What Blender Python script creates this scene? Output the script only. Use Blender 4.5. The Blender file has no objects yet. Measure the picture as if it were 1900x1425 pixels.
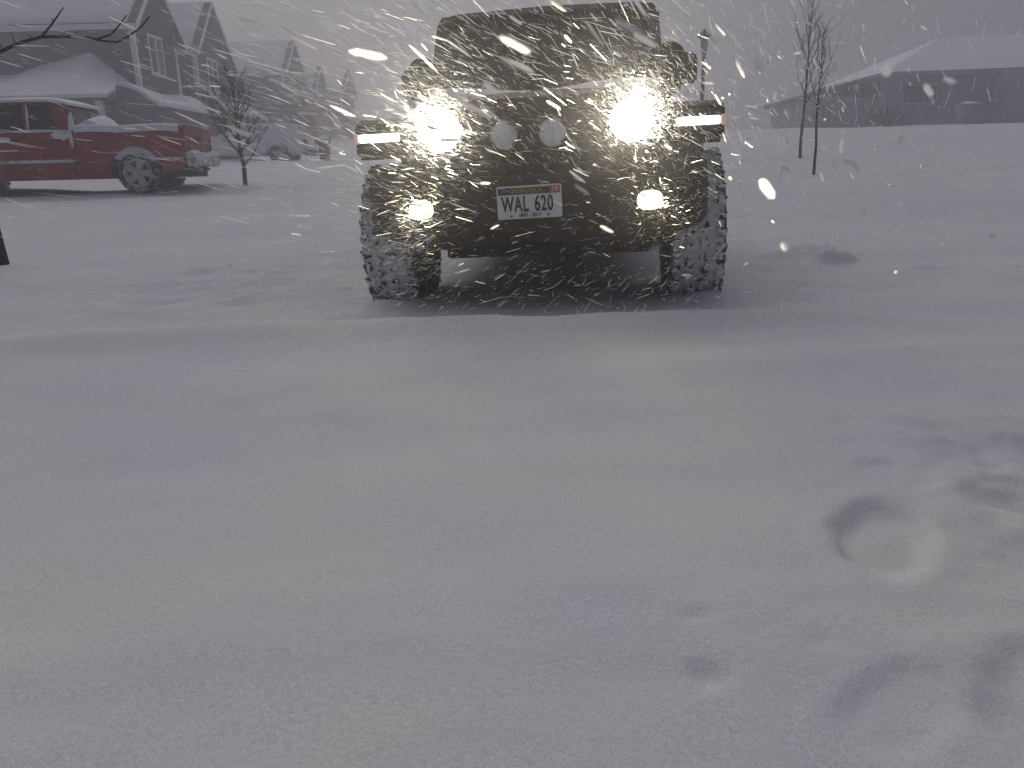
import bpy, bmesh, math, random
import numpy as np
from mathutils import Vector, Matrix
R = math.radians
random.seed(7); rng = np.random.default_rng(11)
S = bpy.context.scene; COL = S.collection

# ------------------------------------------------------------------ camera
EYE = Vector((0, 0, .69)); FPX = 1435.0; PITCH = R(15.65); ROLL = R(1.4)
FW = Vector((0, math.cos(PITCH), -math.sin(PITCH)))
U0 = Vector((0, math.sin(PITCH), math.cos(PITCH))); R0 = Vector((1, 0, 0))
RT = R0*math.cos(ROLL) - U0*math.sin(ROLL); UP = U0*math.cos(ROLL) + R0*math.sin(ROLL)
cam = bpy.data.cameras.new("camera"); cam.sensor_width = 36; cam.lens = FPX/1900*36
cam.clip_start = .02; cam.clip_end = 2000
cam.dof.use_dof = True; cam.dof.focus_distance = 4.2; cam.dof.aperture_fstop = 10.5   # a phone lens: 2.6 mm opening
co = bpy.data.objects.new("camera", cam); COL.objects.link(co)
co.matrix_world = Matrix(((RT.x, UP.x, -FW.x, 0), (RT.y, UP.y, -FW.y, 0), (RT.z, UP.z, -FW.z, EYE.z), (0, 0, 0, 1)))
S.camera = co
def ray(px, py): return FW + RT*((px-950)/FPX) + UP*((712.5-py)/FPX)
def at(px, py, Y):
    d = ray(px, py); return EYE + d*(Y/d.y)

# ------------------------------------------------------------------ world, sun, exposure
SUN_EL = R(56)
w = bpy.data.worlds.new("World"); S.world = w; w.use_nodes = True
nt = w.node_tree; bg = nt.nodes["Background"]
sky = nt.nodes.new("ShaderNodeTexSky"); sky.sky_type = 'NISHITA'; sky.sun_disc = False
sky.sun_elevation = SUN_EL; sky.air_density = 1.0; sky.dust_density = 7.0; sky.ozone_density = 1.0
hs = nt.nodes.new("ShaderNodeHueSaturation"); hs.inputs['Saturation'].default_value = .72
nt.links.new(sky.outputs[0], hs.inputs['Color']); nt.links.new(hs.outputs[0], bg.inputs[0])
bg.inputs[1].default_value = .07
sl = bpy.data.lights.new("sun", 'SUN'); sl.energy = .5; sl.angle = R(120); sl.color = (1, .985, .97)
so = bpy.data.objects.new("sun", sl); COL.objects.link(so)
# sun stands behind and to the left of the parked vehicle, veiled by cloud
az = R(-20); sd = Vector((math.sin(az)*math.cos(SUN_EL), math.cos(az)*math.cos(SUN_EL), math.sin(SUN_EL)))
so.rotation_euler = sd.to_track_quat('Z', 'Y').to_euler()
sky.sun_rotation = az
S.view_settings.view_transform = 'Standard'; S.view_settings.look = 'None'; S.view_settings.gamma = 1
S.view_settings.use_curve_mapping = False
S.view_settings.exposure = -.70
S.render.engine = 'CYCLES'
S.cycles.use_denoising = True
S.cycles.max_bounces = 6; S.cycles.diffuse_bounces = 3; S.cycles.glossy_bounces = 2; S.cycles.transmission_bounces = 3
S.cycles.volume_bounces = 1; S.cycles.transparent_max_bounces = 8
S.cycles.sample_clamp_indirect = 4

# ------------------------------------------------------------------ materials
def mat(name, col, rough=.6, spec=.3, var=.0, scale=8, bump=0, bscale=60, col2=None, mix_lo=.45, mix_hi=.6, metal=0, siding=0):
    m = bpy.data.materials.new(name); m.use_nodes = True; n = m.node_tree; b = n.nodes["Principled BSDF"]
    b.inputs['Base Color'].default_value = (*col, 1); b.inputs['Roughness'].default_value = rough
    b.inputs['Specular IOR Level'].default_value = spec; b.inputs['Metallic'].default_value = metal
    tc = n.nodes.new("ShaderNodeTexCoord")
    if var or col2:
        t = n.nodes.new("ShaderNodeTexNoise"); t.inputs['Scale'].default_value = scale; t.inputs['Detail'].default_value = 5
        n.links.new(tc.outputs['Object'], t.inputs['Vector'])
        r = n.nodes.new("ShaderNodeValToRGB"); n.links.new(t.outputs['Fac'], r.inputs[0])
        if col2:
            r.color_ramp.elements[0].position = mix_lo; r.color_ramp.elements[1].position = mix_hi
            r.color_ramp.elements[0].color = (*col, 1); r.color_ramp.elements[1].color = (*col2, 1)
        else:
            r.color_ramp.elements[0].position = .3; r.color_ramp.elements[1].position = .7
            r.color_ramp.elements[0].color = (*[c*(1-var) for c in col], 1); r.color_ramp.elements[1].color = (*[min(1, c*(1+var)) for c in col], 1)
        n.links.new(r.outputs[0], b.inputs['Base Color'])
    h = None
    if bump:
        t = n.nodes.new("ShaderNodeTexNoise"); t.inputs['Scale'].default_value = bscale; t.inputs['Detail'].default_value = 4
        n.links.new(tc.outputs['Object'], t.inputs['Vector']); h = t.outputs['Fac']
        bp = n.nodes.new("ShaderNodeBump"); bp.inputs['Strength'].default_value = bump; bp.inputs['Distance'].default_value = .02
        n.links.new(h, bp.inputs['Height']); n.links.new(bp.outputs[0], b.inputs['Normal'])
    if siding:
        sx = n.nodes.new("ShaderNodeSeparateXYZ"); n.links.new(tc.outputs['Object'], sx.inputs[0])
        ma = n.nodes.new("ShaderNodeMath"); ma.operation = 'FRACT'; mu = n.nodes.new("ShaderNodeMath"); mu.operation = 'MULTIPLY'; mu.inputs[1].default_value = siding
        n.links.new(sx.outputs[2], mu.inputs[0]); n.links.new(mu.outputs[0], ma.inputs[0])
        bp = n.nodes.new("ShaderNodeBump"); bp.inputs['Strength'].default_value = .8; bp.inputs['Distance'].default_value = .04
        n.links.new(ma.outputs[0], bp.inputs['Height']); n.links.new(bp.outputs[0], b.inputs['Normal'])
    return m
def emit(name, col, st):
    m = bpy.data.materials.new(name); m.use_nodes = True; n = m.node_tree; b = n.nodes["Principled BSDF"]
    b.inputs['Base Color'].default_value = (.8, .8, .8, 1); b.inputs['Emission Color'].default_value = (*col, 1); b.inputs['Emission Strength'].default_value = st
    return m
M = dict(
    snow=mat("snow_cover", (.76, .78, .84), .8, .2, var=.04, scale=3, bump=.25, bscale=40),
    paint=mat("dark_maroon_paint", (.048, .026, .022), .5, .3, var=.25, scale=3),
    black=mat("black_plastic", (.026, .020, .018), .6, .25, var=.3, scale=20, bump=.1, bscale=200),
    top=mat("black_hardtop", (.028, .019, .020), .75, .2, var=.25, scale=30, bump=.15, bscale=300),
    glass=mat("dark_glass", (.008, .008, .008), .25, .25, col2=(.03, .03, .03), scale=9, mix_lo=.55, mix_hi=.75),
    rubber=mat("rubber_sidewall", (.015, .015, .014), .85, .2, col2=(.4, .4, .42), scale=11, mix_lo=.5, mix_hi=.68),
    tread=mat("tread_lug", (.016, .016, .016), .85, .2, col2=(.74, .75, .78), scale=34, mix_lo=.44, mix_hi=.55),
    cake=mat("snow_caked_in_tread", (.72, .73, .76), .9, .1, col2=(.25, .25, .26), scale=30, mix_lo=.62, mix_hi=.72, bump=.8, bscale=60),
    rim=mat("alloy_rim", (.42, .42, .43), .5, .5, col2=(.6, .6, .62), scale=9, mix_lo=.5, mix_hi=.7),
    chrome=mat("frosted_chrome", (.3, .3, .31), .5, .5, col2=(.7, .71, .73), scale=7, mix_lo=.42, mix_hi=.55),
    plate=mat("plate_white", (.80, .80, .84), .5, .3, var=.08, scale=30),
    navy=mat("plate_navy", (.03, .035, .06), .5, .3), gold=mat("plate_gold", (.42, .26, .05), .5, .3),
    ink=mat("plate_ink", (.012, .012, .018), .5, .3), sticker=mat("plate_sticker", (.35, .12, .15), .5, .3), white=mat("sticker_white", (.75, .72, .72), .5, .3),
    lensnow=mat("snowed_lens", (.78, .78, .84), .7, .2, var=.14, scale=25, bump=.3, bscale=60),
    red=mat("red_truck_paint", (.25, .014, .022), .45, .4, col2=(.32, .12, .13), scale=5, mix_lo=.5, mix_hi=.85),
    tail=mat("tail_lamp_red", (.25, .015, .02), .3, .5), window=mat("house_glass", (.018, .019, .025), .35, .3),
    blind=mat("window_blind", (.16, .17, .19), .6, .2),
    sideA=mat("brown_siding", (.062, .049, .045), .8, .2, var=.15, scale=.7, siding=7), frontA=mat("grey_siding", (.08, .08, .077), .8, .2, var=.12, scale=.7, siding=7),
    sideC=mat("tan_siding", (.085, .058, .052), .8, .2, var=.15, scale=.6, siding=7),
    shingle=mat("shingles", (.09, .085, .085), .9, .15, col2=(.5, .5, .53), scale=.9, mix_lo=.5, mix_hi=.75, bump=.4, bscale=20),
    trim=mat("white_trim", (.78, .78, .80), .7, .2, var=.1), door=mat("garage_door", (.3, .3, .3), .7, .2, var=.15, siding=2),
    bark=mat("dark_bark", (.035, .028, .026), .9, .1, var=.4, scale=25, bump=.5, bscale=60),
    redbark=mat("reddish_bark", (.055, .02, .022), .9, .1, var=.35, scale=18, bump=.5, bscale=40),
    post=mat("post_paint", (.03, .03, .032), .6, .3), lampglass=mat("lamp_frost", (.25, .25, .25), .4, .3),
    ranch=mat("ranch_dark_wall", (.28, .275, .285), .8, .2, var=.2, scale=.8, siding=6), ranchl=mat("ranch_light_wall", (.38, .375, .385), .8, .2, var=.12, scale=.8, siding=6),
    bin=mat("brown_plastic", (.13, .085, .08), .6, .3, var=.25, scale=6), bush=mat("shrub_twigs", (.05, .045, .04), .9, .1, var=.4),
    amber=emit("amber_marker", (1, .35, .08), .35), lamp=emit("headlight_glow", (1, .94, .72), 16), drl=emit("running_light_glow", (1, .99, .95), 5), fog=emit("fog_glow", (1, .91, .60), 2.8),
)
# ground snow: faint cool/warm drift tints and a fine crystalline grain
def ground_mat():
    m = bpy.data.materials.new("ground_snow"); m.use_nodes = True; n = m.node_tree; b = n.nodes["Principled BSDF"]
    b.inputs['Roughness'].default_value = .75; b.inputs['Specular IOR Level'].default_value = .2
    g = n.nodes.new("ShaderNodeNewGeometry")
    def noise(sc, det):
        t = n.nodes.new("ShaderNodeTexNoise"); t.inputs['Scale'].default_value = sc; t.inputs['Detail'].default_value = det
        n.links.new(g.outputs['Position'], t.inputs['Vector']); return t.outputs['Fac']
    r = n.nodes.new("ShaderNodeValToRGB"); r.color_ramp.elements[0].position = .38; r.color_ramp.elements[1].position = .62
    r.color_ramp.elements[0].color = (.725, .76, .785, 1); r.color_ramp.elements[1].color = (.69, .70, .80, 1)
    n.links.new(noise(1.3, 3), r.inputs[0])
    r2 = n.nodes.new("ShaderNodeValToRGB"); r2.color_ramp.elements[0].position = .3; r2.color_ramp.elements[1].position = .7
    r2.color_ramp.elements[0].color = (.70, .70, .70, 1); r2.color_ramp.elements[1].color = (1, 1, 1, 1)
    n.links.new(noise(330, 2), r2.inputs[0])
    mx = n.nodes.new("ShaderNodeMixRGB"); mx.blend_type = 'MULTIPLY'; mx.inputs[0].default_value = 1
    n.links.new(r.outputs[0], mx.inputs[1]); n.links.new(r2.outputs[0], mx.inputs[2]); n.links.new(mx.outputs[0], b.inputs['Base Color'])
    bp = n.nodes.new("ShaderNodeBump"); bp.inputs['Strength'].default_value = .3; bp.inputs['Distance'].default_value = .006
    n.links.new(noise(90, 5), bp.inputs['Height']); n.links.new(bp.outputs[0], b.inputs['Normal'])
    return m
M['ground'] = ground_mat()
def flake_mat():
    m = bpy.data.materials.new("snowflake"); m.use_nodes = True; n = m.node_tree; n.nodes.remove(n.nodes["Principled BSDF"])
    d = n.nodes.new("ShaderNodeBsdfDiffuse"); t = n.nodes.new("ShaderNodeBsdfTranslucent"); x = n.nodes.new("ShaderNodeMixShader"); y = n.nodes.new("ShaderNodeMixShader")
    g = n.nodes.new("ShaderNodeBsdfRefraction"); g.inputs['IOR'].default_value = 1.14; g.inputs['Roughness'].default_value = .55
    for q in (d, t, g): q.inputs[0].default_value = (.97, .97, .97, 1)
    x.inputs[0].default_value = .5; y.inputs[0].default_value = .4
    n.links.new(d.outputs[0], x.inputs[1]); n.links.new(t.outputs[0], x.inputs[2]); n.links.new(x.outputs[0], y.inputs[1]); n.links.new(g.outputs[0], y.inputs[2])
    n.links.new(y.outputs[0], n.nodes["Material Output"].inputs[0])
    return m
M['flake'] = flake_mat()

# ------------------------------------------------------------------ helpers
class MB:
    def __init__(s): s.v = []; s.f = []; s.m = []; s.mi = 0
    def add(s, vs, fs):
        o = len(s.v); s.v += [tuple(v) for v in vs]
        for f in fs: s.f.append([i+o for i in f]); s.m.append(s.mi)
        return s
    def box(s, c, d, rot=None):
        x, y, z = [q/2 for q in d]; vs = [Vector((a*x, b*y, e*z)) for a in (-1, 1) for b in (-1, 1) for e in (-1, 1)]
        if rot is not None: vs = [rot @ v for v in vs]
        return s.add([v+Vector(c) for v in vs], [(0, 1, 3, 2), (4, 6, 7, 5), (0, 4, 5, 1), (2, 3, 7, 6), (0, 2, 6, 4), (1, 5, 7, 3)])
    def bb(s, x0, x1, y0, y1, z0, z1): return s.box(((x0+x1)/2, (y0+y1)/2, (z0+z1)/2), (x1-x0, y1-y0, z1-z0))
    def prism(s, pts, axis, a, b):
        def P(p, t): return {'x': (t, p[0], p[1]), 'y': (p[0], t, p[1]), 'z': (p[0], p[1], t)}[axis]
        n = len(pts); vs = [P(p, a) for p in pts] + [P(p, b) for p in pts]
        return s.add(vs, [tuple(range(n)), tuple(range(2*n-1, n-1, -1))] + [(i, (i+1) % n, n+(i+1) % n, n+i) for i in range(n)])
    def loft(s, secs, cap=True):
        n = len(secs[0]); vs = [p for q in secs for p in q]; fs = []
        for k in range(len(secs)-1):
            for i in range(n): fs.append((k*n+i, k*n+(i+1) % n, (k+1)*n+(i+1) % n, (k+1)*n+i))
        if cap: fs += [tuple(range(n)), tuple(range(len(vs)-1, len(vs)-n-1, -1))]
        return s.add(vs, fs)
    def tube(s, path, rad, n=8):
        path = [Vector(p) for p in path]
        if not hasattr(rad, '__len__'): rad = [rad]*len(path)
        secs = []
        for i, p in enumerate(path):
            t = (path[min(i+1, len(path)-1)] - path[max(i-1, 0)]).normalized()
            a = t.orthogonal().normalized() if i == 0 else (a - t*a.dot(t)).normalized()
            b = t.cross(a); secs.append([p + (a*math.cos(2*math.pi*k/n) + b*math.sin(2*math.pi*k/n))*rad[i] for k in range(n)])
        return s.loft(secs)
    def lathe(s, prof, axis, c, n=24, closed=False):
        secs = []
        for k in range(n):
            a = 2*math.pi*k/n; row = []
            for r, h in prof:
                u, v = r*math.cos(a), r*math.sin(a)
                q = {'x': (h, u, v), 'y': (u, h, v), 'z': (u, v, h)}[axis]; row.append(Vector(q)+Vector(c))
            secs.append(row)
        m = len(prof); vs = [p for q in secs for p in q]; fs = []
        for k in range(n):
            for i in range(m if closed else m-1): fs.append((k*m+i, k*m+(i+1) % m, ((k+1) % n)*m+(i+1) % m, ((k+1) % n)*m+i))
        return s.add(vs, fs)
    def build(s, name, m, parent=None, bevel=0, seg=2, smooth=None, sub=0):
        me = bpy.data.meshes.new(name); me.from_pydata(s.v, [], s.f)
        ms = m if isinstance(m, (list, tuple)) else [m]
        for q in ms: me.materials.append(M[q])
        me.polygons.foreach_set('material_index', s.m)
        b = bmesh.new(); b.from_mesh(me); bmesh.ops.remove_doubles(b, verts=b.verts, dist=1e-5); bmesh.ops.recalc_face_normals(b, faces=b.faces)
        if bevel:
            es = [e for e in b.edges if len(e.link_faces) == 2 and e.calc_face_angle(0) > .5]
            bmesh.ops.bevel(b, geom=es, offset=bevel, segments=seg, affect='EDGES', clamp_overlap=True)
        if sub: bmesh.ops.subdivide_edges(b, edges=b.edges, cuts=sub, use_grid_fill=True)
        b.to_mesh(me); b.free()
        o = bpy.data.objects.new(name, me); COL.objects.link(o)
        if parent: o.parent = parent
        if smooth is not None:
            me.polygons.foreach_set('use_smooth', [True]*len(me.polygons))
            if smooth < 180: me.set_sharp_from_angle(angle=R(smooth))
        return o
def tag(o, label=None, cat=None, group=None, kind=None):
    for k, v in (('label', label), ('category', cat), ('group', group), ('kind', kind)):
        if v: o[k] = v
    return o
def empty(name, loc, label, cat, group=None, rot=(0, 0, 0)):
    o = bpy.data.objects.new(name, None); COL.objects.link(o); o.location = loc; o.rotation_euler = rot; o.empty_display_size = .1
    return tag(o, label, cat, group)
def text(name, s, size, sx, loc, parent, m, rot=(R(90), 0, 0), depth=.0008, bold=0, sp=1):
    c = bpy.data.curves.new(name, 'FONT'); c.body = s; c.size = size; c.align_x = 'CENTER'; c.align_y = 'CENTER'; c.extrude = depth; c.offset = bold; c.space_character = sp
    t = bpy.data.objects.new(name, c); COL.objects.link(t); bpy.context.view_layer.update()
    me = bpy.data.meshes.new_from_object(t.evaluated_get(bpy.context.evaluated_depsgraph_get())); bpy.data.objects.remove(t)
    me.transform(Matrix.Diagonal((sx, 1, 1, 1))); me.materials.clear(); me.materials.append(M[m])
    o = bpy.data.objects.new(name, me); COL.objects.link(o); o.parent = parent; o.location = loc; o.rotation_euler = rot
    return o
# vectorised value noise
_L = rng.random((256, 256))
def vnoise(x, y):
    xi = np.floor(x).astype(int); yi = np.floor(y).astype(int); fx = x-xi; fy = y-yi
    fx = fx*fx*fx*(fx*(fx*6-15)+10); fy = fy*fy*fy*(fy*(fy*6-15)+10)
    g = lambda a, b: _L[a % 256, b % 256]
    return (g(xi, yi)*(1-fx)+g(xi+1, yi)*fx)*(1-fy) + (g(xi, yi+1)*(1-fx)+g(xi+1, yi+1)*fx)*fy - .5
def fbm(x, y, o=4):
    t = 0; a = 1
    for k in range(o): t = t + a*vnoise(x*2**k+17.3*k, y*2**k+5.1*k); a *= .5
    return t
sstep = lambda a, b, x: (lambda t: t*t*(3-2*t))(np.clip((x-a)/(b-a), 0, 1))

# ------------------------------------------------------------------ snow ground
HOLES = [  # x, y, half width, half length, heading, depth
    (.70, 1.335, .088, .165, -.45, .115), (.86, 1.62, .07, .10, .3, .035), (.74, .88, .11, .19, -.9, .06), (1.0, 1.12, .11, .14, -.6, .045),
    (.262, .93, .026, .03, .2, .035), (.285, 1.08, .03, .018, .3, .022), (.45, 1.0, .02, .016, 0, .02), (.50, .86, .06, .13, -.9, .04), (1.05, 1.5, .09, .08, .3, .05), (1.22, 1.75, .12, .1, .6, .05),
    (-1.9, 5.75, .12, .14, .2, .13), (-1.6, 5.95, .13, .16, .1, .14), (-1.72, 5.6, .1, .1, .1, .1), (-2.1, 5.2, .1, .1, .2, .09), (-1.3, 6.1, .08, .1, .2, .09), (-1.35, 5.0, .06, .08, .1, .06), (-1.3, 6.6, .16, .14, .1, .1), (-2.6, 7.6, .12, .1, .2, .09),
    (1.95, 5.75, .14, .15, .1, .12), (2.22, 5.55, .13, .14, .3, .11), (1.75, 6.0, .12, .12, .1, .1), (2.5, 5.75, .1, .12, .1, .09)]
def height(x, y):
    x = np.asarray(x, float); y = np.asarray(y, float)
    z = .052*np.clip(y-8.5, 0, 40) + .03*np.clip(y-48.5, 0, 60)
    z = z * (1 - .35*np.exp(-((x-1)/9)**2)*0)
    z += sstep(9, 16, x)*sstep(14, 34, y)*.45 + sstep(-9, -16, x)*sstep(20, 36, y)*.9
    z += .16*fbm(x*.25, y*.25, 3)*sstep(5, 14, np.hypot(x, y))
    z += .03*fbm(x*.6+3, y*.9, 3)*sstep(.8, 3, np.hypot(x, y))
    z += .007*fbm(x*2.2, y*4.5, 3)
    # long low drift in front of the vehicle
    z += .055*np.exp(-((y-3.28-.07*np.sin(x*1.3)-.25*fbm(x*.9, y*.2+4, 3))/.17)**2)*sstep(-3.2, -1.6, x)*sstep(2.4, 1.2, x)
    z += .03*np.exp(-((y-2.55-.12*x)/.17)**2)*sstep(.0, .9, x)*sstep(2.6, 1.7, x)
    z -= .02*np.exp(-((y-3.62)/.14)**2)*sstep(1.6, .8, np.abs(x))
    # trampled strip along the right
    tr = sstep(.62, .95, x + .12*np.sin(y*3))*sstep(2.3, 1.5, y)
    z += tr*(.03*fbm(x*7, y*7, 3) + .012*fbm(x*18, y*18, 2))
    for hx, hy, a, b, h, d in HOLES:
        dx, dy = x-hx, y-hy; c, s = math.cos(h), math.sin(h)
        u = (dx*c + dy*s)/a; v = (-dx*s + dy*c)/b
        r = np.hypot(u, v) + .2*vnoise(x*19+hx*50, y*19) + .10*vnoise(x*47, y*47)
        d = d*.21; z -= d*sstep(1.1, .7, r)*(1+.25*vnoise(x*14, y*14+hx*9)); z += (.10*d + .03*d*fbm(x*45, y*45, 2))*np.exp(-((r-1.28)/.2)**2)
    # churned snow round the wheels and clods thrown up beside the ruts
    z += .16*np.maximum(fbm(x*3.1+9, y*2.2, 4)-.08, 0)*(np.exp(-(((x+2.0)/1.1)**2+((y-5.6)/1.0)**2)) + np.exp(-(((x-2.3)/1.0)**2+((y-5.6)/.9)**2)))
    z += .07*fbm(x*4, y*4, 3)*np.exp(-(((x+1.6)/1.0)**2+((y-4.6)/.9)**2)) + .05*fbm(x*4, y*4, 3)*np.exp(-(((x-1.75)/.7)**2+((y-4.7)/.7)**2))
    z += .05*np.exp(-(((np.abs(x-.2)-.86)/.16)**2 + ((y-4.02)/.12)**2))
    return z
def axis(pts, inner):
    a = []
    for (p, q, d) in pts:
        a += list(np.arange(p, q, d))
    return np.array(sorted(set(np.round(a, 4))))
gx = np.concatenate([-np.geomspace(4, 150, 70)[::-1], np.arange(-3.96, -1.0, .05), np.arange(-1.0, 1.6, .016), np.arange(1.6, 4, .05), np.geomspace(4.02, 150, 70)])
gy = np.concatenate([-np.geomspace(.6, 40, 14)[::-1], np.arange(-.5, .55, .06), np.arange(.56, 2.2, .015), np.arange(2.2, 6, .03), np.geomspace(6.03, 160, 120)])
GX, GY = np.meshgrid(gx, gy); GZ = height(GX, GY)
nx, ny = len(gx), len(gy)
me = bpy.data.meshes.new("snow_ground"); me.vertices.add(nx*ny)
me.vertices.foreach_set('co', np.stack([GX, GY, GZ], -1).ravel())
idx = np.arange(nx*ny).reshape(ny, nx); q = np.stack([idx[:-1, :-1], idx[:-1, 1:], idx[1:, 1:], idx[1:, :-1]], -1).reshape(-1, 4)
me.loops.add(q.size); me.polygons.add(len(q)); me.loops.foreach_set('vertex_index', q.ravel())
me.polygons.foreach_set('loop_start', np.arange(len(q))*4); me.polygons.foreach_set('use_smooth', np.ones(len(q), bool)); me.update(); me.validate()
me.materials.append(M['ground'])
ground = bpy.data.objects.new("snow_ground", me); COL.objects.link(ground); tag(ground, kind='structure')
def gz(x, y): return float(height(np.array([x]), np.array([y]))[0])

# ------------------------------------------------------------------ houses along the street
XF = -16.3
def snow_lump(outline_fn, nx_, ny_): pass
def sheet(mb, P, nu, nv, thick=.12):
    """a blanket of snow: P(u,v) top surface, skirts dropped by thick"""
    vs = []; fs = []
    for i in range(nu+1):
        for j in range(nv+1): vs.append(P(i/nu, j/nv))
    n = len(vs); vs += [Vector(v)-Vector((0, 0, thick)) for v in vs]
    I = lambda i, j: i*(nv+1)+j
    for i in range(nu):
        for j in range(nv):
            fs.append((I(i, j), I(i+1, j), I(i+1, j+1), I(i, j+1))); fs.append((n+I(i, j), n+I(i, j+1), n+I(i+1, j+1), n+I(i+1, j)))
    for i in range(nu): fs += [(I(i, 0), n+I(i, 0), n+I(i+1, 0), I(i+1, 0)), (I(i, nv), I(i+1, nv), n+I(i+1, nv), n+I(i, nv))]
    for j in range(nv): fs += [(I(0, j), I(0, j+1), n+I(0, j+1), n+I(0, j)), (I(nu, j), n+I(nu, j), n+I(nu, j+1), I(nu, j+1))]
    mb.add(vs, fs)
def house(name, label, y0, y1, zb, eave, apex, side, front, win=True, wing=True, depth=11, pent=None, hump=.62):
    """gable front faces the street (+x); the side wall faces back down the street (-y)"""
    cx, cy = XF, (y0+y1)/2
    h = empty(name, (cx, cy, zb), label, 'house', 'two-storey houses along the street')
    hw = (y1-y0)/2; E = eave-zb; A = apex-zb
    wl = MB(); wl.mi = 0
    wl.bb(-depth, -.12, -hw, hw, -1, E)
    wl.build('wall', side, h)
    f = MB(); f.bb(-.118, 0, -hw-.004, hw+.004, -1, E); f.prism([(-hw, E), (hw, E), (0, A-.1)], 'x', -.118, 0); f.build('front_wall', front, h)
    ov = .42; sl = (A-E)/hw; ze = E-ov*sl
    r = MB()
    for s in (-1, 1):
        r.prism([(s*(hw+ov), ze), (0, A), (0, A+.16), (s*(hw+ov), ze+.16)][::s], 'x', -depth-.3, .38)
    r.build('roof', 'shingle', h)
    sn = MB()
    sheet(sn, lambda u, v: Vector((-depth-.2+u*(depth+.2), -(hw+ov-.03) + v*(hw+ov-.1), ze+.19+v*(A-ze-.02)+.10*math.sin(v*3.1)*(.75+.35*math.sin(u*9)))), 16, 6, .12)
    sn.build('roof_snow', 'snow', h, smooth=60)
    t = MB()
    for s in (-1, 1):
        t.prism([(s*(hw+ov), ze-.12), (0, A-.02), (0, A+.2), (s*(hw+ov), ze+.14)], 'x', .382, .43)
        t.bb(.0, .06, s*(hw-.07)-.09, s*(hw-.07)+.09, -1, E)
        t.bb(-.14, .055, s*(hw+.035)-.03, s*(hw+.035)+.03, -1, E)
    t.bb(-depth, .38, -hw-ov-.02, -hw-ov+.05, ze-.1, ze+.13)
    t.build('trim', 'trim', h)
    e = MB(); e.prism([(hw-1.1, E-.25), (hw+ov, ze-.13), (hw+ov, ze-.25), (hw-.6, E-.42)], 'x', .02, .36); e.build('eave_return', front, h)
    if win:
        w_ = 1.35; z0 = E-2.05; z1 = E-.48
        fr = MB(); yc = -.15
        for (a, b, c, d) in ((-w_/2-.1, -w_/2, z0-.1, z1+.1), (w_/2, w_/2+.1, z0-.1, z1+.1), (-w_/2, w_/2, z0-.12, z0), (-w_/2, w_/2, z1, z1+.1), (-.05, .05, z0, z1)): fr.bb(.004, .08, yc+a, yc+b, c, d)
        fr = fr.build('window', 'trim', h)
        p1 = MB(); p1.bb(.003, .035, yc-w_/2+.001, yc-.05, z0+.001, z1-.001); p1.build('pane', 'window', fr)
        p2 = MB(); p2.bb(.003, .035, yc+.05, yc+w_/2-.001, z0+.001, z1-.001); p2.build('pane', 'blind', fr)
        for s in (-1, 1):
            sh = MB(); sh.bb(.003, .05, yc+s*(w_/2+.31)-.18, yc+s*(w_/2+.31)+.18, z0, z1); sh.build('shutter', 'sideA', h)
    if wing:   # single-storey garage in front under a snow-loaded pent roof
        gx1, ya, yb, zt = pent
        zt -= zb; 
        g = MB(); g.bb(.002, gx1-.3, ya+.4, yb-.4, -1, zt-.25); g.build('garage_wall', front, h)
        d = MB(); d.bb(gx1-.3, gx1-.24, ya+1.0, yb-.9, -.2, zt-.75); d.build('garage_door', 'door', h)
        rf = MB(); rf.prism([(.0, zt-.25), (gx1+.1, zt-.25), (gx1+.1, zt-.1), (0, zt+.65)], 'y', ya, yb); rf.build('garage_roof', 'shingle', h)
        sn = MB()
        sheet(sn, lambda u, v: Vector((.02+v*(gx1+.12), ya-.06+u*(yb-ya+.12), zt+.72-v*.78+.16*math.sin(min(1, v*1.2)*3.0) + .12*math.sin(u*7+1)*(1-v) + hump*math.exp(-((u-.05)/.16)**2)*(1-v)**1.3)), 18, 8, .16)
        sn.build('garage_snow', 'snow', h, smooth=60)
    return h
hA = house('two_storey_house', 'nearest two-storey house, snow heaped on its low side roof behind the red pickup', 37, 41.5, 2.0, 7.35, 9.4, 'sideA', 'frontA', pent=(1.6, -4.6, 2.4, 3.75), hump=0)
# low roof on the side facing back down the street, with a wind-carved drift on it
o = MB(); o.bb(-10.9, -.3, -5.0, -2.26, -1, 1.72); o.build('side_wing', 'sideA', hA)
o = MB(); o.prism([(-5.35, 1.75), (-2.27, 1.75), (-2.27, 2.6), (-5.35, 1.95)], 'x', -11, .0); o.build('wing_roof', 'shingle', hA)
sn = MB()
def drift(u, v):
    x = -11 + u*11.0
    ridge = .55 + .62*math.exp(-abs((x+2.0)/1.3)**1.3) - .32*math.exp(-((x+5.6)/1.1)**2) + .06*math.sin(x*1.1)
    if x > -1.9: ridge = min(ridge, 1.05 - (x+1.9)*.8)
    return Vector((x, -5.42+v*3.1, 2.0+.75*v + .16*math.sin(min(1, v*2)*1.57) + ridge*v**1.4))
sheet(sn, drift, 40, 10, .15); sn.build('wing_snow', 'snow', hA, smooth=60)
for px_ in (-.62, -3.1):
    o = MB(); o.bb(px_, px_+.26, -5.28, -5.02, -1, 1.73); o.build('porch_post', 'trim', hA)
hB = house('two_storey_house', 'second dark gabled house along the street, front window beyond the nearest house', 44.0, 48.9, 2.3, 7.25, 9.6, 'sideA', 'frontA', pent=(1.6, -3.0, 3.6, 4.0))
hC = house('two_storey_house', 'tan house with long snowy roof side, third along the street, above the snow-plastered SUV', 61, 66.5, 3.0, 8.0, 10.2, 'sideC', 'sideC', pent=(3.0, -6.5, 4.0, 5.6), depth=9)
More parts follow.
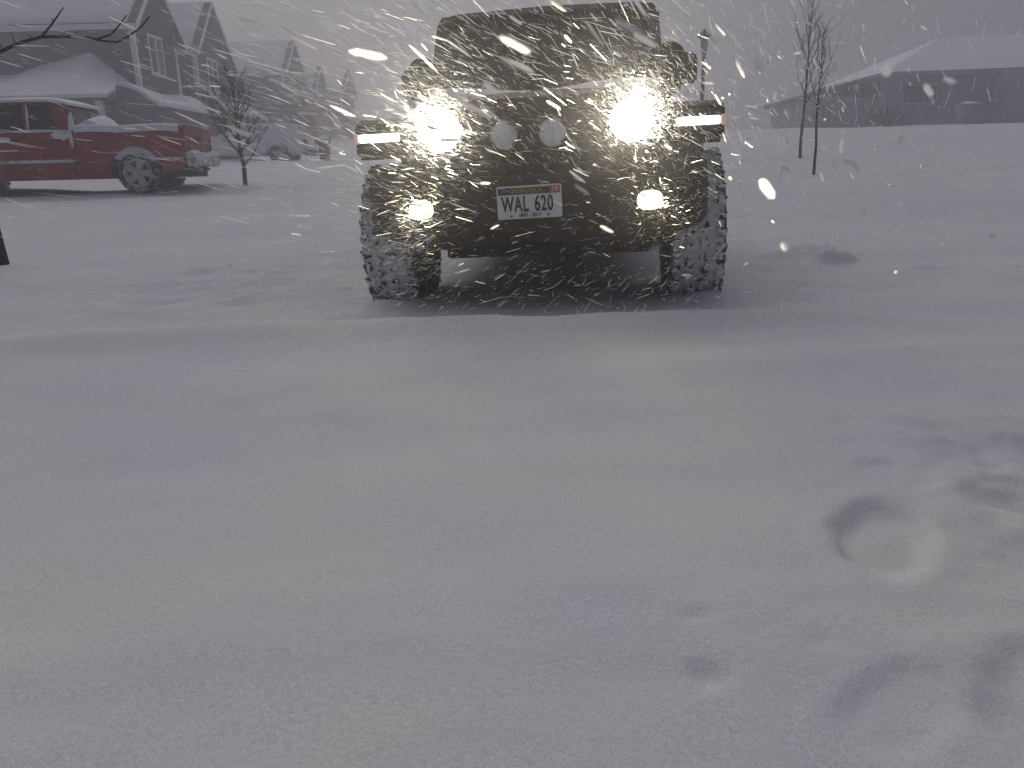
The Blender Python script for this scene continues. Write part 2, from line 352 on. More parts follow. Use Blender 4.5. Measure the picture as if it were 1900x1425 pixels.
hD = house('two_storey_house', 'small tan gabled house, fourth along the street, fading into blowing snow', 70, 74.5, 3.3, 7.6, 9.4, 'sideC', 'sideC', pent=(3.0, -1.5, 3.0, 5.4), depth=8)
hE = house('two_storey_house', 'faintest house at the end of the row, nearly lost in blowing snow', 82, 89, 3.6, 8.6, 10.6, 'sideC', 'sideC', win=False, wing=False, depth=8)

# ------------------------------------------------------------------ low house on the other side
hr = empty('ranch_house', (24.2, 51, 2.35), 'low grey single-storey house under a broad snowy roof', 'house'); hr.scale = (1.42, 1.42, 1.36)
o = MB(); o.bb(-.35, 4.3, 0, 7, -1, 2.3); o.build('wall', 'ranch', hr)
o = MB(); o.bb(-3.4, -.352, 1.5, 6, -1, 1.6); o.build('side_wing', 'ranchl', hr)
o = MB(); o.bb(4.302, 12, -.9, 7, -1, 2.45); o.build('front_wing', 'ranchl', hr)
o = MB(); o.loft([[(-.7, -.4, 2.3), (4.6, -.4, 2.3), (12.2, -1.3, 2.5), (12.2, 7.4, 2.5), (-.7, 7.4, 2.3)], [(-.7, -.4, 2.5), (4.6, -.4, 2.55), (12.2, -1.3, 2.75), (12.2, 7.4, 2.75), (-.7, 7.4, 2.5)]]); o.build('fascia', 'ranch', hr)
o = MB(); o.add([(-.68, -.38, 2.5), (4.6, -.38, 2.56), (12.18, -1.28, 2.76), (12.18, 7.38, 2.76), (-.68, 7.38, 2.5), (3.4, 3.4, 4.4), (12.1, 3.2, 4.6)], [(0, 1, 5), (1, 2, 6, 5), (2, 3, 6), (3, 4, 5, 6), (4, 0, 5), (0, 4, 3, 2, 1)]); o.build('roof', 'snow', hr)
o = MB(); o.prism([(-3.7, 1.45), (-.36, 2.35), (-.36, 2.55), (-3.7, 1.65)], 'y', 1.2, 6.3); o.build('wing_roof', 'shingle', hr)
o = MB(); o.bb(-2.5, -2.25, 1.18, 1.45, -1, 1.75); o.build('porch_post', 'ranch', hr)
fr = MB(); fr.bb(.3, 1.9, -.05, -.002, 1.1, 2.0); fr = fr.build('window', 'ranchl', hr); o = MB(); o.bb(.4, 1.8, -.07, -.051, 1.2, 1.9); o.build('pane', 'window', fr)
def shrub(label, loc, r, n):
    s = MB()
    for k in range(n):
        d = Vector((random.gauss(0, 1), random.gauss(0, 1), abs(random.gauss(.7, .6)))).normalized(); b = Vector((0, 0, -.1))
        m1 = d*r*random.uniform(.4, .6) + Vector((0, 0, .08)); e_ = d*r*random.uniform(.75, 1.1)
        s.tube([b, m1, e_], [.014, .012, .006], 4)
        for _ in range(5): s.tube([m1.lerp(e_, random.random()), e_+Vector((random.gauss(0, .12), random.gauss(0, .12), random.gauss(.02, .12)))], [.008, .005], 3)
    o = s.build('shrub', 'bush'); o.location = loc; return tag(o, label, 'shrub')
p = at(1642, 236, 48); shrub('dark leafless shrub against the low house wall', (p.x, p.y, gz(p.x, p.y)), 1.15, 110)
p = at(1790, 252, 46)
def wheelie(label, x, y, w, d, h, m, sink=.15):
    b = empty('refuse_bin', (x, y, gz(x, y)-sink), label, 'bin')
    o = MB(); o.loft([[(-w*.4, -d*.4, 0), (w*.4, -d*.4, 0), (w*.4, d*.4, 0), (-w*.4, d*.4, 0)], [(-w/2, -d/2, h), (w/2, -d/2, h), (w/2, d/2, h), (-w/2, d/2, h)]]); o.build('body', m, b, bevel=.03)
    o = MB(); o.prism([(-d/2-.05, h), (d/2+.03, h), (d/2+.03, h+.05), (0, h+.12), (-d/2-.05, h+.05)], 'x', -w/2-.02, w/2+.02); o.build('lid', m, b)
    o = MB(); sheet(o, lambda u, v: Vector(((u-.5)*w*.96, (v-.5)*d*.96, h+.12+.1*math.sin(u*3.14)*math.sin(v*3.14))), 6, 6, .08); o.build('snow_cap', 'snow', b, smooth=60)
    return b
wheelie('dark square bin beside the low house wall', p.x, p.y, 1.0, .9, 1.15, 'ranch')
p = at(604, 299, 29); wheelie('brown bin half buried beyond the snow-plastered SUV', p.x, p.y, .38, .4, .75, 'bin', .12)

# ------------------------------------------------------------------ trees and lamp post
def tree(name, label, loc, h, spread, first, n, m, group=None, up=.75, tr=.035, twig=3):
    t = empty(name, loc, label, 'tree', group)
    k = MB(); pts = []; x = y = 0
    for i in range(9):
        pts.append(Vector((x, y, -.15+(h*.95+.15)*i/8))); x += random.gauss(0, .012); y += random.gauss(0, .012)
    k.tube(pts, [tr*(1-.8*i/8) for i in range(9)], 8); k.build('trunk', m, t, smooth=60)
    c = MB()
    def br(p, d, L, r, lv):
        q = [p]; dd = d.copy(); pp = p.copy()
        for i in range(4):
            dd = (dd + Vector((random.gauss(0, .12), random.gauss(0, .12), .10*up+random.gauss(0, .06)))).normalized(); pp = pp+dd*L/4; q.append(pp.copy())
        c.tube(q, [r, r*.8, r*.6, r*.45, r*.3], 5)
        if lv:
            for _ in range(twig):
                i = random.randint(1, 4); s = (dd+Vector((random.gauss(0, .5), random.gauss(0, .5), random.gauss(.15, .35)))).normalized()
                br(q[i], s, L*random.uniform(.35, .6), max(r*.5, .0035), lv-1)
    for i in range(n):
        f = first+(1-first)*(i/n)**.9*.97; a = i*2.4+random.random(); z = h*f
        d = Vector((math.cos(a)*(1-up*.7), math.sin(a)*(1-up*.7), up)).normalized()
        L = spread*random.uniform(.8, 1.25)*(1.25-.8*(f-first)/(1-first))
        j = min(7, int(f*8)); p = pts[j].lerp(pts[j+1], max(0, min(1, (z+.15)/(h*.95+.15)*8-j)))
        br(p, d, L, max(.006, tr*.42*(1-f*.5)), 2)
    c.build('crown', m, t)
    return t
p = at(452, 319, 17.3); tree('young_tree', 'small bushy leafless tree between the red pickup and the snow-plastered SUV', (p.x, p.y, gz(p.x, p.y)), 2.15, .72, .24, 38, 'bark', 'bare street trees', .55, .055, 4)
p = at(1512, 297, 16); tree('young_tree', 'slim bare sapling with upright twigs, nearer of the pair past the lamp post', (p.x, p.y, gz(p.x, p.y)), 2.75, .55, .42, 11, 'bark', 'bare street trees', .9, .034)
p = at(1487, 262, 23); tree('young_tree', 'taller bare tree with upright forked limbs behind the slim sapling', (p.x, p.y, gz(p.x, p.y)), 4.3, 1.1, .33, 16, 'bark', 'bare street trees', .92, .05)
lx, ly = 5.283, 22.0; lz = gz(lx, ly)
lp = empty('street_lamp', (lx, ly, lz), 'dark lantern-topped lamp post standing beyond the four-wheel-drive', 'street lamp')
H_ = 4.05-lz
o = MB(); o.lathe([(0, -.2), (.1, -.2), (.1, .5), (.06, .6), (.045, H_-.62), (.07, H_-.6), (.0, H_-.58)], 'z', (0, 0, 0), 12); o.build('pole', 'post', lp, smooth=40)
o = MB(); o.lathe([(.07, H_-.58), (.12, H_-.2), (0, H_-.2)], 'z', (0, 0, 0), 6); o.build('lantern', 'lampglass', lp)
o = MB(); o.lathe([(0, H_-.199), (.17, H_-.199), (.19, H_-.16), (.05, H_-.03), (.02, H_+.03), (0, H_+.03)], 'z', (0, 0, 0), 6); o.build('cap', 'post', lp)

# near tree at the frame edge: trunk just inside, one limb reaching across
nb = empty('roadside_tree', (-4.245, 6.45, gz(-4.2, 6.45)), 'reddish-brown tree trunk with one long dark leafless limb reaching over the yard', 'tree')
tb = nb.location.copy()
o = MB(); o.tube([(0, 0, -.2), (0.0, 0, .3), (-.01, .01, .9), (-.03, .0, 1.6), (-.05, .03, 2.6), (-.02, .02, 3.6)], [.115, .085, .08, .075, .06, .04], 12); o.build('trunk', 'redbark', nb, smooth=60)
def limb(px, r0, r1, dy=0):
    q = [at(x, y, 6.45+dy+.12*math.sin(i*.9)) - tb for i, (x, y) in enumerate(px)]; n = len(q)
    return q, [r0+(r1-r0)*i/(n-1) for i in range(n)]
o = MB()
q, r_ = limb([(0, 96), (22, 86), (42, 78), (75, 69), (100, 68), (130, 68), (165, 70), (190, 76), (218, 78), (240, 66), (262, 50), (277, 31)], .014, .005); q = [Vector((-.04, 0, 1.35))] + q; o.tube(q, [.022]+r_, 7)
for pts_, a, b in (([(78, 67), (95, 47), (108, 28), (118, 14)], .010, .004), ([(182, 72), (206, 64), (222, 46), (235, 28)], .009, .004), ([(27, 82), (25, 72), (20, 60)], .005, .002), ([(138, 67), (143, 57)], .004, .002), ([(112, 68), (120, 60)], .004, .002), ([(98, 44), (96, 32)], .004, .002), ([(60, 73), (52, 62)], .004, .002), ([(0, 88), (3, 82)], .006, .003), ([(205, 65), (196, 55)], .003, .002)):
    q, r_ = limb(pts_, a, b); o.tube(q, r_, 5)
o.build('limb', 'bark', nb)
o = MB()
for a, L, z in ((2.4, 1.2, 1.9), (3.9, 1.3, 2.3), (1.2, .9, 2.6), (4.6, 1.0, 2.9), (.2, .9, 3.2)):
    d = Vector((math.cos(a), math.sin(a), .7)); b = Vector((-.05, .02, z)); o.tube([b, b+d*L*.5, b+d*L+Vector((0, 0, .2))], [.022, .014, .004], 5)
    for _ in range(4): s = b+d*L*random.uniform(.3, .9); o.tube([s, s+Vector((random.gauss(0, .2), random.gauss(0, .2), .3))], [.006, .002], 4)
o.build('crown', 'bark', nb)

# ------------------------------------------------------------------ wheels
def wheel(parent, c, r, w, out, rim_r, spokes, tyre_m, lugs, tread=('rubber', 'tread', 'cake')):
    """axis along local x (w = width), out = +1/-1 the side the rim faces"""
    x, y, z = c; h = w/2; b = MB(); b.mi = 0
    side = [(rim_r, -h*.82), (rim_r+.02, -h*.95), ((rim_r+r)/2, -h), (r-.045, -h*.97), (r-.02, -h*.86)]
    b.lathe(side, 'x', c, 40); b.lathe([(a, -q) for a, q in side], 'x', c, 40); b.lathe([(rim_r, -h*.82), (rim_r, h*.82)], 'x', c, 40)
    b.mi = 2; b.lathe([(r-.02, -h*.86), (r-.016, -h*.4), (r-.014, 0), (r-.016, h*.4), (r-.02, h*.86)], 'x', c, 40)
    b.mi = 1
    for k in range(lugs):
        for (cx, ww, ph, tilt) in ((-h*.78, h*.34, 0, .25), (-h*.33, h*.34, .5, -.45), (h*.18, h*.32, .1, .45), (h*.78, h*.34, .4, -.25)):
            a = 2*math.pi*(k+ph)/lugs + random.gauss(0, .01); L = 2*math.pi*r/lugs*.58
            m = Matrix.Rotation(a, 3, 'X') @ Matrix.Rotation(tilt, 3, 'Z')
            p = Matrix.Rotation(a, 3, 'X') @ Vector((cx, 0, r-.016)); b.box(Vector(c)+p, (ww*random.uniform(.8, 1.05), L*random.uniform(.8, 1.05), .024), m)
    t = b.build('tyre', list(tread), parent)
    rm = MB(); ho = h*.72*out; s = out
    rm.lathe([(rim_r, -h*.8), (rim_r, h*.8*s), (rim_r-.02, h*.82*s), (rim_r-.04, h*.6*s), (rim_r-.05, -h*.4*s)], 'x', c, 40)
    rm.lathe([(0, ho), (.06, ho), (.075, ho-.02*s), (.08, ho-.09*s)], 'x', c, 20)
    for k in range(spokes):
        a = 2*math.pi*k/spokes+.3; m = Matrix.Rotation(a, 3, 'X')
        vs = [m @ Vector((ho-dx*s, yy, zz)) for dx, yy, zz in ((.0, -.05, .05), (.0, .05, .05), (.015, .075, rim_r-.03), (.015, -.075, rim_r-.03), (.06, -.05, .05), (.06, .05, .05), (.07, .075, rim_r-.03), (.07, -.075, rim_r-.03))]
        rm.add([v+Vector(c) for v in vs], [(0, 1, 2, 3), (4, 7, 6, 5), (0, 4, 5, 1), (1, 5, 6, 2), (2, 6, 7, 3), (3, 7, 4, 0)])
    rm.build('rim', 'rim', t, smooth=35)
    bk = MB(); bk.lathe([(0, ho-.11*s), (rim_r-.045, ho-.11*s)], 'x', c, 24); bk.build('brake_disc', 'black', t)
    return t

# ------------------------------------------------------------------ red pickup (nose towards -x)
tx, ty = -7.33, 15.72; tz = gz(tx, ty+.6)
tk = empty('pickup_truck', (tx+.10, ty, tz-.04), 'red pickup truck with snowy roof, bed and bumper parked in the driveway', 'pickup truck', rot=(0, 0, R(5)))
W = 1.86  # local: x along length (tail +), y from near side (0) to far side
def trapezoid(mb, prof, y0, y1, inset=None): mb.prism(prof, 'y', y0, y1)
o = MB()
low = [(-4.62, .38), (-4.68, .55), (-4.66, .98), (-4.5, 1.06), (-3.4, 1.16), (-1.13, 1.2), (-1.13, .30), (-3.1, .30)]
arch = [(-3.65+.50*math.cos(a), .40+.50*math.sin(a)) for a in np.linspace(0, math.pi, 9)]
o.prism(low[:7] + [(-3.15, .30)] + [p for p in arch if p[1] > .3] + [(-4.15, .38)], 'y', .03, W-.03)
o.build('body', 'red', tk, bevel=.03, smooth=35)
o = MB()   # cargo bed side with wheel arch
arch = [(.0+.50*math.cos(a), .40+.50*math.sin(a)) for a in np.linspace(math.pi, 0, 11)]
bedp = [(-1.1, .30), (-.5, .30)] + [p for p in arch if p[1] > .3] + [(.5, .34), (1.12, .52), (1.16, 1.24), (1.05, 1.27), (-1.1, 1.22)]
o.prism(bedp, 'y', 0, .07); o.prism(bedp, 'y', W-.07, W); o.bb(-1.1, -1.05, .0701, W-.0701, .5, 1.2); o.bb(-1.1, 1.1, .0701, W-.0701, .55, .62)
o.build('cargo_bed', 'red', tk, bevel=.012, smooth=35)
o = MB(); o.bb(1.10, 1.165, .1, W-.1, .62, 1.25); o.bb(1.165, 1.18, .25, W-.25, .75, 1.1); o.bb(1.12, 1.2, .11, W-.11, 1.24, 1.28); g_ = o.build('tailgate', 'red', tk, bevel=.012); 
o = MB(); o.bb(1.181, 1.2, W/2-.14, W/2+.14, 1.0, 1.09); o.build('handle', 'black', g_)
for y in (.0, W-.1):
    o = MB(); o.bb(1.13, 1.19, y+.005, y+.095, .72, 1.16); o.build('tail_light', 'tail', tk, bevel=.01)
# cab shell
o = MB()
cabn = lambda z: .06 + (z-1.2)*.17
prof = [(-3.35, 1.19), (-2.75, 1.70), (-2.3, 1.80), (-1.5, 1.80), (-1.22, 1.74), (-1.09, 1.19)]
secs = [[(x, cabn(z) if k == 0 else W-cabn(z), z) for x, z in prof] for k in (0, 1)]
o.loft(secs); o.build('cab', 'red', tk, bevel=.035, smooth=35)
def sidewin(pts, name='side_window'):
    o = MB(); o.loft([[(x, cabn(z)-.006, z) for x, z in pts], [(x, cabn(z)+.02, z) for x, z in pts]]); o.build(name, 'glass', tk)
sidewin([(-3.12, 1.24), (-2.70, 1.60), (-2.45, 1.70), (-1.98, 1.72), (-1.98, 1.24)])
sidewin([(-1.90, 1.24), (-1.90, 1.72), (-1.55, 1.71), (-1.45, 1.66), (-1.38, 1.24)])
o = MB(); o.loft([[(-1.2+.006-(z-1.72)*.236, y, z) for y, z in ((.28, 1.68), (W-.28, 1.68), (W-.2, 1.3), (.2, 1.3))], [(-1.2-.03-(z-1.72)*.236, y, z) for y, z in ((.28, 1.68), (W-.28, 1.68), (W-.2, 1.3), (.2, 1.3))]]); o.build('rear_window', 'glass', tk)
o = MB(); o.loft([[(-3.36+(z-1.19)*1.17-.012, y, z) for y, z in ((.2, 1.25), (W-.2, 1.25), (W-.26, 1.66), (.26, 1.66))], [(-3.32+(z-1.19)*1.17, y, z) for y, z in ((.2, 1.25), (W-.2, 1.25), (W-.26, 1.66), (.26, 1.66))]]); o.build('windscreen', 'glass', tk)
for x0, x1 in ((-3.15, -1.96), (-1.94, -1.2)):
    d = MB(); d.bb(x0, x1, .012, .034, .40, 1.19); d = d.build('door', 'red', tk, bevel=.008); h_ = MB(); h_.bb(x1-.28, x1-.1, -.012, .011, 1.02, 1.06); h_.build('handle', 'black', d)
for x0, x1, y_ in ((-4.2, -1.15, .002), (.52, 1.1, -.014)):
    o = MB(); o.bb(x0, x1, y_, y_+.013, .62, .68); o.build('side_moulding', 'chrome', tk)
o = MB(); o.bb(-3.05, -2.85, -.18, .0, 1.22, 1.42); o.build('side_mirror', 'black', tk, bevel=.03)
o = MB(); o.prism([(1.17, .5), (1.4, .5), (1.42, .68), (1.36, .72), (1.17, .72)], 'y', -.01, W+.01); o.build('rear_bumper', 'chrome', tk, bevel=.03, smooth=40)
o = MB(); o.bb(1.2, 1.32, W/2-.07, W/2+.07, .36, .5); o.bb(1.3, 1.42, W/2-.03, W/2+.03, .42, .47); o.build('tow_hitch', 'black', tk, bevel=.01)
o = MB(); o.prism([(-4.85, .5), (-4.62, .5), (-4.62, .76), (-4.85, .74)], 'y', .02, W-.02); o.build('front_bumper', 'chrome', tk, bevel=.03)
o = MB(); o.bb(-4.3, 1.1, .35, W-.35, .30, .56); o.tube([(0, .1, .39), (0, W-.1, .39)], .06, 8); o.build('underbody', 'black', tk)
for y, s in ((.14, -1), (W-.14, 1)):
    for x in (0, -3.65):
        wp = bpy.data.objects.new('wheel', None); COL.objects.link(wp); wp.parent = tk; wp.location = (x, y, .39); wp.rotation_euler = (0, 0, R(90))
        wheel(wp, (0, 0, 0), .385, .25, -1 if s < 0 else 1, .275, 5, 'rubber', 30, ('rubber', 'rubber', 'cake'))
# snow lying on it
o = MB(); sheet(o, lambda u, v: Vector((-2.75+u*1.62, .13+v*(W-.26), 1.80+.07*math.sin(u*3.14)**.5*math.sin(v*3.14)**.5-.07*(2*u-1)**4)), 14, 10, .05); o.build('roof_snow', 'snow', tk, smooth=60)
o = MB(); sheet(o, lambda u, v: Vector((-1.05+u*2.1, -.012+v*.10, 1.27+.035*math.sin(v*3.14)+.012*math.sin(u*11))), 20, 4, .10); o.build('rail_snow', 'snow', tk, smooth=60)
o = MB(); sheet(o, lambda u, v: Vector((-1.04+u*2.1, .08+v*(W-.16), .95+.24*math.exp(-((u-.1)/.13)**2)*(.7+.4*math.sin(v*4+1)) + .22*math.exp(-((u-.2)/.1)**2)*math.exp(-((v-.35)/.3)**2)+.18)), 24, 12, .5); o.build('bed_snow', 'snow', tk, smooth=60)
o = MB(); sheet(o, lambda u, v: Vector((1.19+u*.21, .02+v*(W-.04), .745+.05*math.sin(u*3.14)+.02*math.sin(v*9))), 4, 14, .05); o.build('bumper_snow', 'snow', tk, smooth=60)
o = MB()
for (x, z, rx, rz) in ((-1.3, 1.13, .17, .10), (-1.12, 1.22, .05, .33), (-2.35, 1.06, .15, .05), (-1.9, 1.45, .02, .26), (-2.6, .86, .5, .018), (-1.6, .65, .55, .02), (-2.9, 1.2, .8, .02), (-1.75, 1.21, .5, .03), (-1.12, 1.05, .03, .18)):
    pts = [(x+rx*math.cos(a)*random.uniform(.8, 1.15), z+rz*math.sin(a)*random.uniform(.75, 1.15)) for a in np.linspace(0, 2*math.pi, 17)[:-1]]
    o.loft([[(px, (cabn(pz) if pz > 1.2 else .01)-.016, pz) for px, pz in pts], [(px, (cabn(pz) if pz > 1.2 else .01)+.03, pz) for px, pz in pts]])
o.build('snow_splatter', 'snow', tk)

# the overhang behind the rear axle is short
bpy.context.view_layer.update()
for ch in tk.children_recursive:
    if ch.type == 'MESH' and ch.parent.name[:5] != 'wheel' and ch.parent.parent is not None and ch.parent.parent.name[:5] == 'wheel': continue
    if ch.type == 'MESH' and ch.parent.name[:5] != 'wheel':
        for q in ch.data.vertices:
            if q.co.x > .55: q.co.x = .55 + (q.co.x-.55)*.68

# ------------------------------------------------------------------ snow-plastered SUV further off
sx_, sy_ = -8.33, 29.6; sz_ = gz(sx_, sy_)
sv = empty('snowy_suv', (sx_, sy_, sz_-.12), 'SUV plastered white with snow, one red tail light showing', 'SUV'); sv.scale = (1, 1, .9)
o = MB(); o.prism([(-3.3, .35), (-3.35, .9), (-2.3, 1.05), (-1.6, 1.58), (.2, 1.62), (.7, 1.52), (.98, 1.0), (1.02, .5), (.95, .35), (.42, .35), (.36, .6), (.15, .75), (-.15, .75), (-.36, .6), (-.42, .35)], 'y', 0, 1.8); o.build('body', 'snow', sv, bevel=.09, seg=3, smooth=50)
o = MB(); o.prism([(.74, 1.46), (.96, 1.03), (.99, 1.03), (.77, 1.46)], 'y', .15, 1.65); o.build('rear_window', 'glass', sv)
o = MB(); o.prism([(.98, .52), (1.09, .52), (1.1, .36), (.96, .3)], 'y', .02, 1.78); o.build('rear_bumper', 'bin', sv)
for y in (-.005, 1.58):
    o = MB(); o.prism([(.93, 1.0), (1.03, .99), (1.07, .72), (.99, .70)], 'y', y, y+.225); o.build('tail_light', 'tail', sv)
for y in (.12, 1.68):
    for x in (0, -2.6):
        wp = bpy.data.objects.new('wheel', None); COL.objects.link(wp); wp.parent = sv; wp.location = (x, y, .36); wp.rotation_euler = (0, 0, R(90))
        wheel(wp, (0, 0, 0), .36, .22, -1 if y < 1 else 1, .22, 5, 'rubber', 20, ('rubber', 'rubber', 'cake'))

# ------------------------------------------------------------------ the four-wheel-drive facing us
jp = empty('jeep', (.135, 3.75, 0), 'dark boxy four-wheel-drive facing the camera with blazing headlights in blowing snow', 'four-wheel-drive', rot=(0, R(-1.4), R(-6.2)))
jp.name = 'offroad_vehicle'
b = MB(); b.prism([(1.2, .50), (1.2, 1.13), (4.0, 1.13), (4.05, .55), (3.95, .46), (1.3, .46)], 'x', -.76, .76); b.build('body', 'paint', jp, bevel=.035, smooth=40)
for s in (-1, 1):
    d = MB(); d.bb(min(s*.762, s*.79), max(s*.762, s*.79), 1.55, 2.55, .52, 1.12); d = d.build('door', 'paint', jp, bevel=.02)
    h_ = MB(); h_.bb(min(s*.79, s*.82), max(s*.79, s*.82), 2.3, 2.48, .98, 1.02); h_.build('handle', 'black', d)
# bonnet, crowned and tapering forward
b = MB(); secs = []
for y, hw, zt in ((.33, .58, .985), (.42, .60, 1.03), (.8, .65, 1.075), (1.32, .71, 1.125)):
    secs.append([(-hw, y, .74), (-hw, y, zt-.05), (-hw*.93, y, zt-.012), (-hw*.6, y, zt+.012), (0, y, zt+.022), (hw*.6, y, zt+.012), (hw*.93, y, zt-.012), (hw, y, zt-.05), (hw, y, .74)])
b.loft(secs); b.build('bonnet', 'paint', jp, smooth=40)
for s in (-1, 1):
    o = MB(); o.bb(s*.615-.02, s*.615+.02, .48, .6, .95, 1.01); o.build('bonnet_latch', 'black', jp, bevel=.008)
# grille: seven slots between real bars
g = MB(); y0, y1 = .27, .33
g.bb(-.64, .64, y0, y1, .965, 1.02); g.bb(-.62, .62, y0, y1, .64, .735)
for s in (-1, 1): g.prism([(s*.325, .735), (s*.325, .965), (s*.655, .965), (s*.64, .735)], 'y', y0, y1)
for k in range(6): x = -.325+.65*(k+1)/7; g.bb(x-.018, x+.018, y0, y1, .735, .965)
g = g.build('grille', 'paint', jp, bevel=.01)
o = MB(); o.bb(-.33, .33, .345, .37, .7, .97); o.build('radiator', 'black', g)
for s in (-1, 1):
    x = s*.47
    o = MB(); o.lathe([(.125, y0-.002), (.122, y0-.03), (.102, y0-.03), (.100, y0-.002)], 'y', (x, 0, .885), 40); hl = o.build('headlight', 'black', jp, smooth=40)
    o = MB(); o.lathe([(.101, y0-.012), (.09, y0-.03), (.065, y0-.045), (.03, y0-.052), (.0005, y0-.053)], 'y', (x, 0, .885), 40); o.build('lens', 'lamp', hl, smooth=180)
    l = bpy.data.lights.new('headlight_beam', 'SPOT'); l.energy = 190; l.spot_size = R(96); l.spot_blend = 1; l.shadow_soft_size = .09; l.color = (1, .92, .68)
    lo = bpy.data.objects.new('headlight_beam', l); COL.objects.link(lo); lo.parent = hl; lo.location = (x, y0-.10, .885); lo.rotation_euler = (R(-110), 0, 0)
# flat-topped wings with running lights in the leading edge
for s in (-1, 1):
    f = MB(); pr = [(.30, .765), (.30, .93), (.36, .965), (1.12, .965), (1.45, .72), (1.36, .68), (1.06, .88), (.52, .88), (.42, .765)]
    f.prism(pr, 'x', min(s*.60, s*.925), max(s*.60, s*.925)); f = f.build('wing', 'black', jp, bevel=.018, smooth=40)
    o = MB(); o.bb(min(s*.69, s*.90), max(s*.69, s*.90), .288, .305, .848, .888); o.build('running_light', 'drl', f, bevel=.004)
    o = MB(); o.bb(min(s*.903, s*.927), max(s*.903, s*.927), .286, .36, .843, .893); o.build('side_marker', 'amber', f, bevel=.004)
# full-width bumper with rounded ends
b = MB(); secs = []
for x, yf, z0, z1 in ((-.835, .20, .47, .62), (-.825, .13, .42, .67), (-.78, .085, .385, .70), (-.68, .05, .36, .70), (-.5, .02, .345, .68), (-.42, .0, .34, .655), (.42, .0, .34, .655), (.5, .02, .345, .68), (.68, .05, .36, .70), (.78, .085, .385, .70), (.825, .13, .42, .67), (.835, .20, .47, .62)):
    m_ = (z0+z1)/2; secs.append([(x, yf+.035, z0), (x, yf+.004, z0+.05), (x, yf, m_), (x, yf+.004, z1-.04), (x, yf+.03, z1), (x, .27, z1), (x, .27, z0)])
b.loft(secs); bp = b.build('front_bumper', 'black', jp, smooth=40)
for s in (-1, 1):
    x = s*.545
    def oval(sc, y): return [(x+sc*.062*abs(math.cos(a))**.78*math.copysign(1, math.cos(a)), y, .515+sc*.046*abs(math.sin(a))**.78*math.copysign(1, math.sin(a))) for a in np.linspace(0, 2*math.pi, 29)[:-1]]
    o = MB(); o.loft([oval(1.22, .06), oval(1.2, .008), oval(1.0, .006), oval(.98, .03)], cap=False); fg = o.build('fog_light', 'black', jp, smooth=40)
    o = MB(); o.loft([oval(1.0, .024), oval(.92, .004), oval(.6, -.008), oval(.1, -.011)]); o.build('lens', 'fog', fg, smooth=180)
    l = bpy.data.lights.new('fog_beam', 'SPOT'); l.energy = 8; l.spot_size = R(90); l.spot_blend = 1; l.shadow_soft_size = .04; l.color = (1, .88, .55)
    lo = bpy.data.objects.new('fog_beam', l); COL.objects.link(lo); lo.parent = fg; lo.location = (x, -.05, .515); lo.rotation_euler = (R(-90), 0, 0)
    o = MB(); o.tube([(s*.34, .06, .66), (s*.34, -.03, .655), (s*.34, -.05, .61), (s*.34, -.02, .575), (s*.34, .05, .575)], .014, 8); o.build('tow_hook', 'black', jp, smooth=60)
# round auxiliary lamps, lenses packed with snow, on a bracket above the bumper
for s in (-1, 1):
    x = -.018+s*.116
    o = MB(); o.lathe([(.0, .20), (.05, .19), (.074, .13), (.076, .095), (.070, .09), (.066, .10)], 'y', (x, 0, .842), 28); o.box((x, .15, .72), (.035, .03, .13)); al = o.build('auxiliary_lamp', 'black', jp, smooth=40)
    o = MB(); o.lathe([(.069, .10), (.058, .088), (.03, .080), (.0005, .078)], 'y', (x, 0, .842), 28)
    for v in range(len(o.v)):
        X, Y, Z = o.v[v]; o.v[v] = (X, Y+.006*math.sin(X*90+s)*math.cos(Z*70), Z)
    o.build('lens', 'lensnow', al, smooth=180)
    o = MB(); pts = [(x+.018+.05*math.cos(a), .079, .842+.05*math.sin(a)) for a in np.linspace(-1.2, 1.5, 9)]; o.tube(pts, .0035, 5); o.build('lens_edge', 'black', al)
# number plate
pl = MB(); pl.prism([(-.147, -.076), (.147, -.076), (.153, -.07), (.153, .07), (.147, .076), (-.147, .076), (-.153, .07), (-.153, -.07)], 'y', -.004, .0); pl = pl.build('license_plate', 'plate', jp); pl.location = (-.018, -.012, .532); pl.rotation_euler = (0, R(-.8), 0)
o = MB(); o.bb(-.147, .147, -.0065, -.0042, .036, .068); o.build('header_band', 'navy', pl)
text('state_lettering', 'NEBRASKA', .034, .85, (-.01, -.0078, .052), pl, 'gold', bold=.0006)
for word, wx in (('WAL', -.068), ('620', .068)): text('number_lettering', word, .098, .56, (wx, -.0056, -.012), pl, 'ink', bold=.0026, sp=1.12)
text('year_lettering', '1867 - 2017', .023, .95, (.0, -.0056, -.060), pl, 'ink', bold=.0006)
st = MB(); st.bb(.098, .146, -.0085, -.0066, .036, .07); st = st.build('sticker', 'sticker', pl); text('sticker_lettering', '19', .032, 1, (.122, -.0095, .053), pl, 'white')
o = MB()
for x in (-.088, .088): o.lathe([(.0001, -.009), (.0045, -.008), (.006, -.004)], 'y', (x, 0, -.062), 10)
o.build('plate_bolt', 'ink', pl)
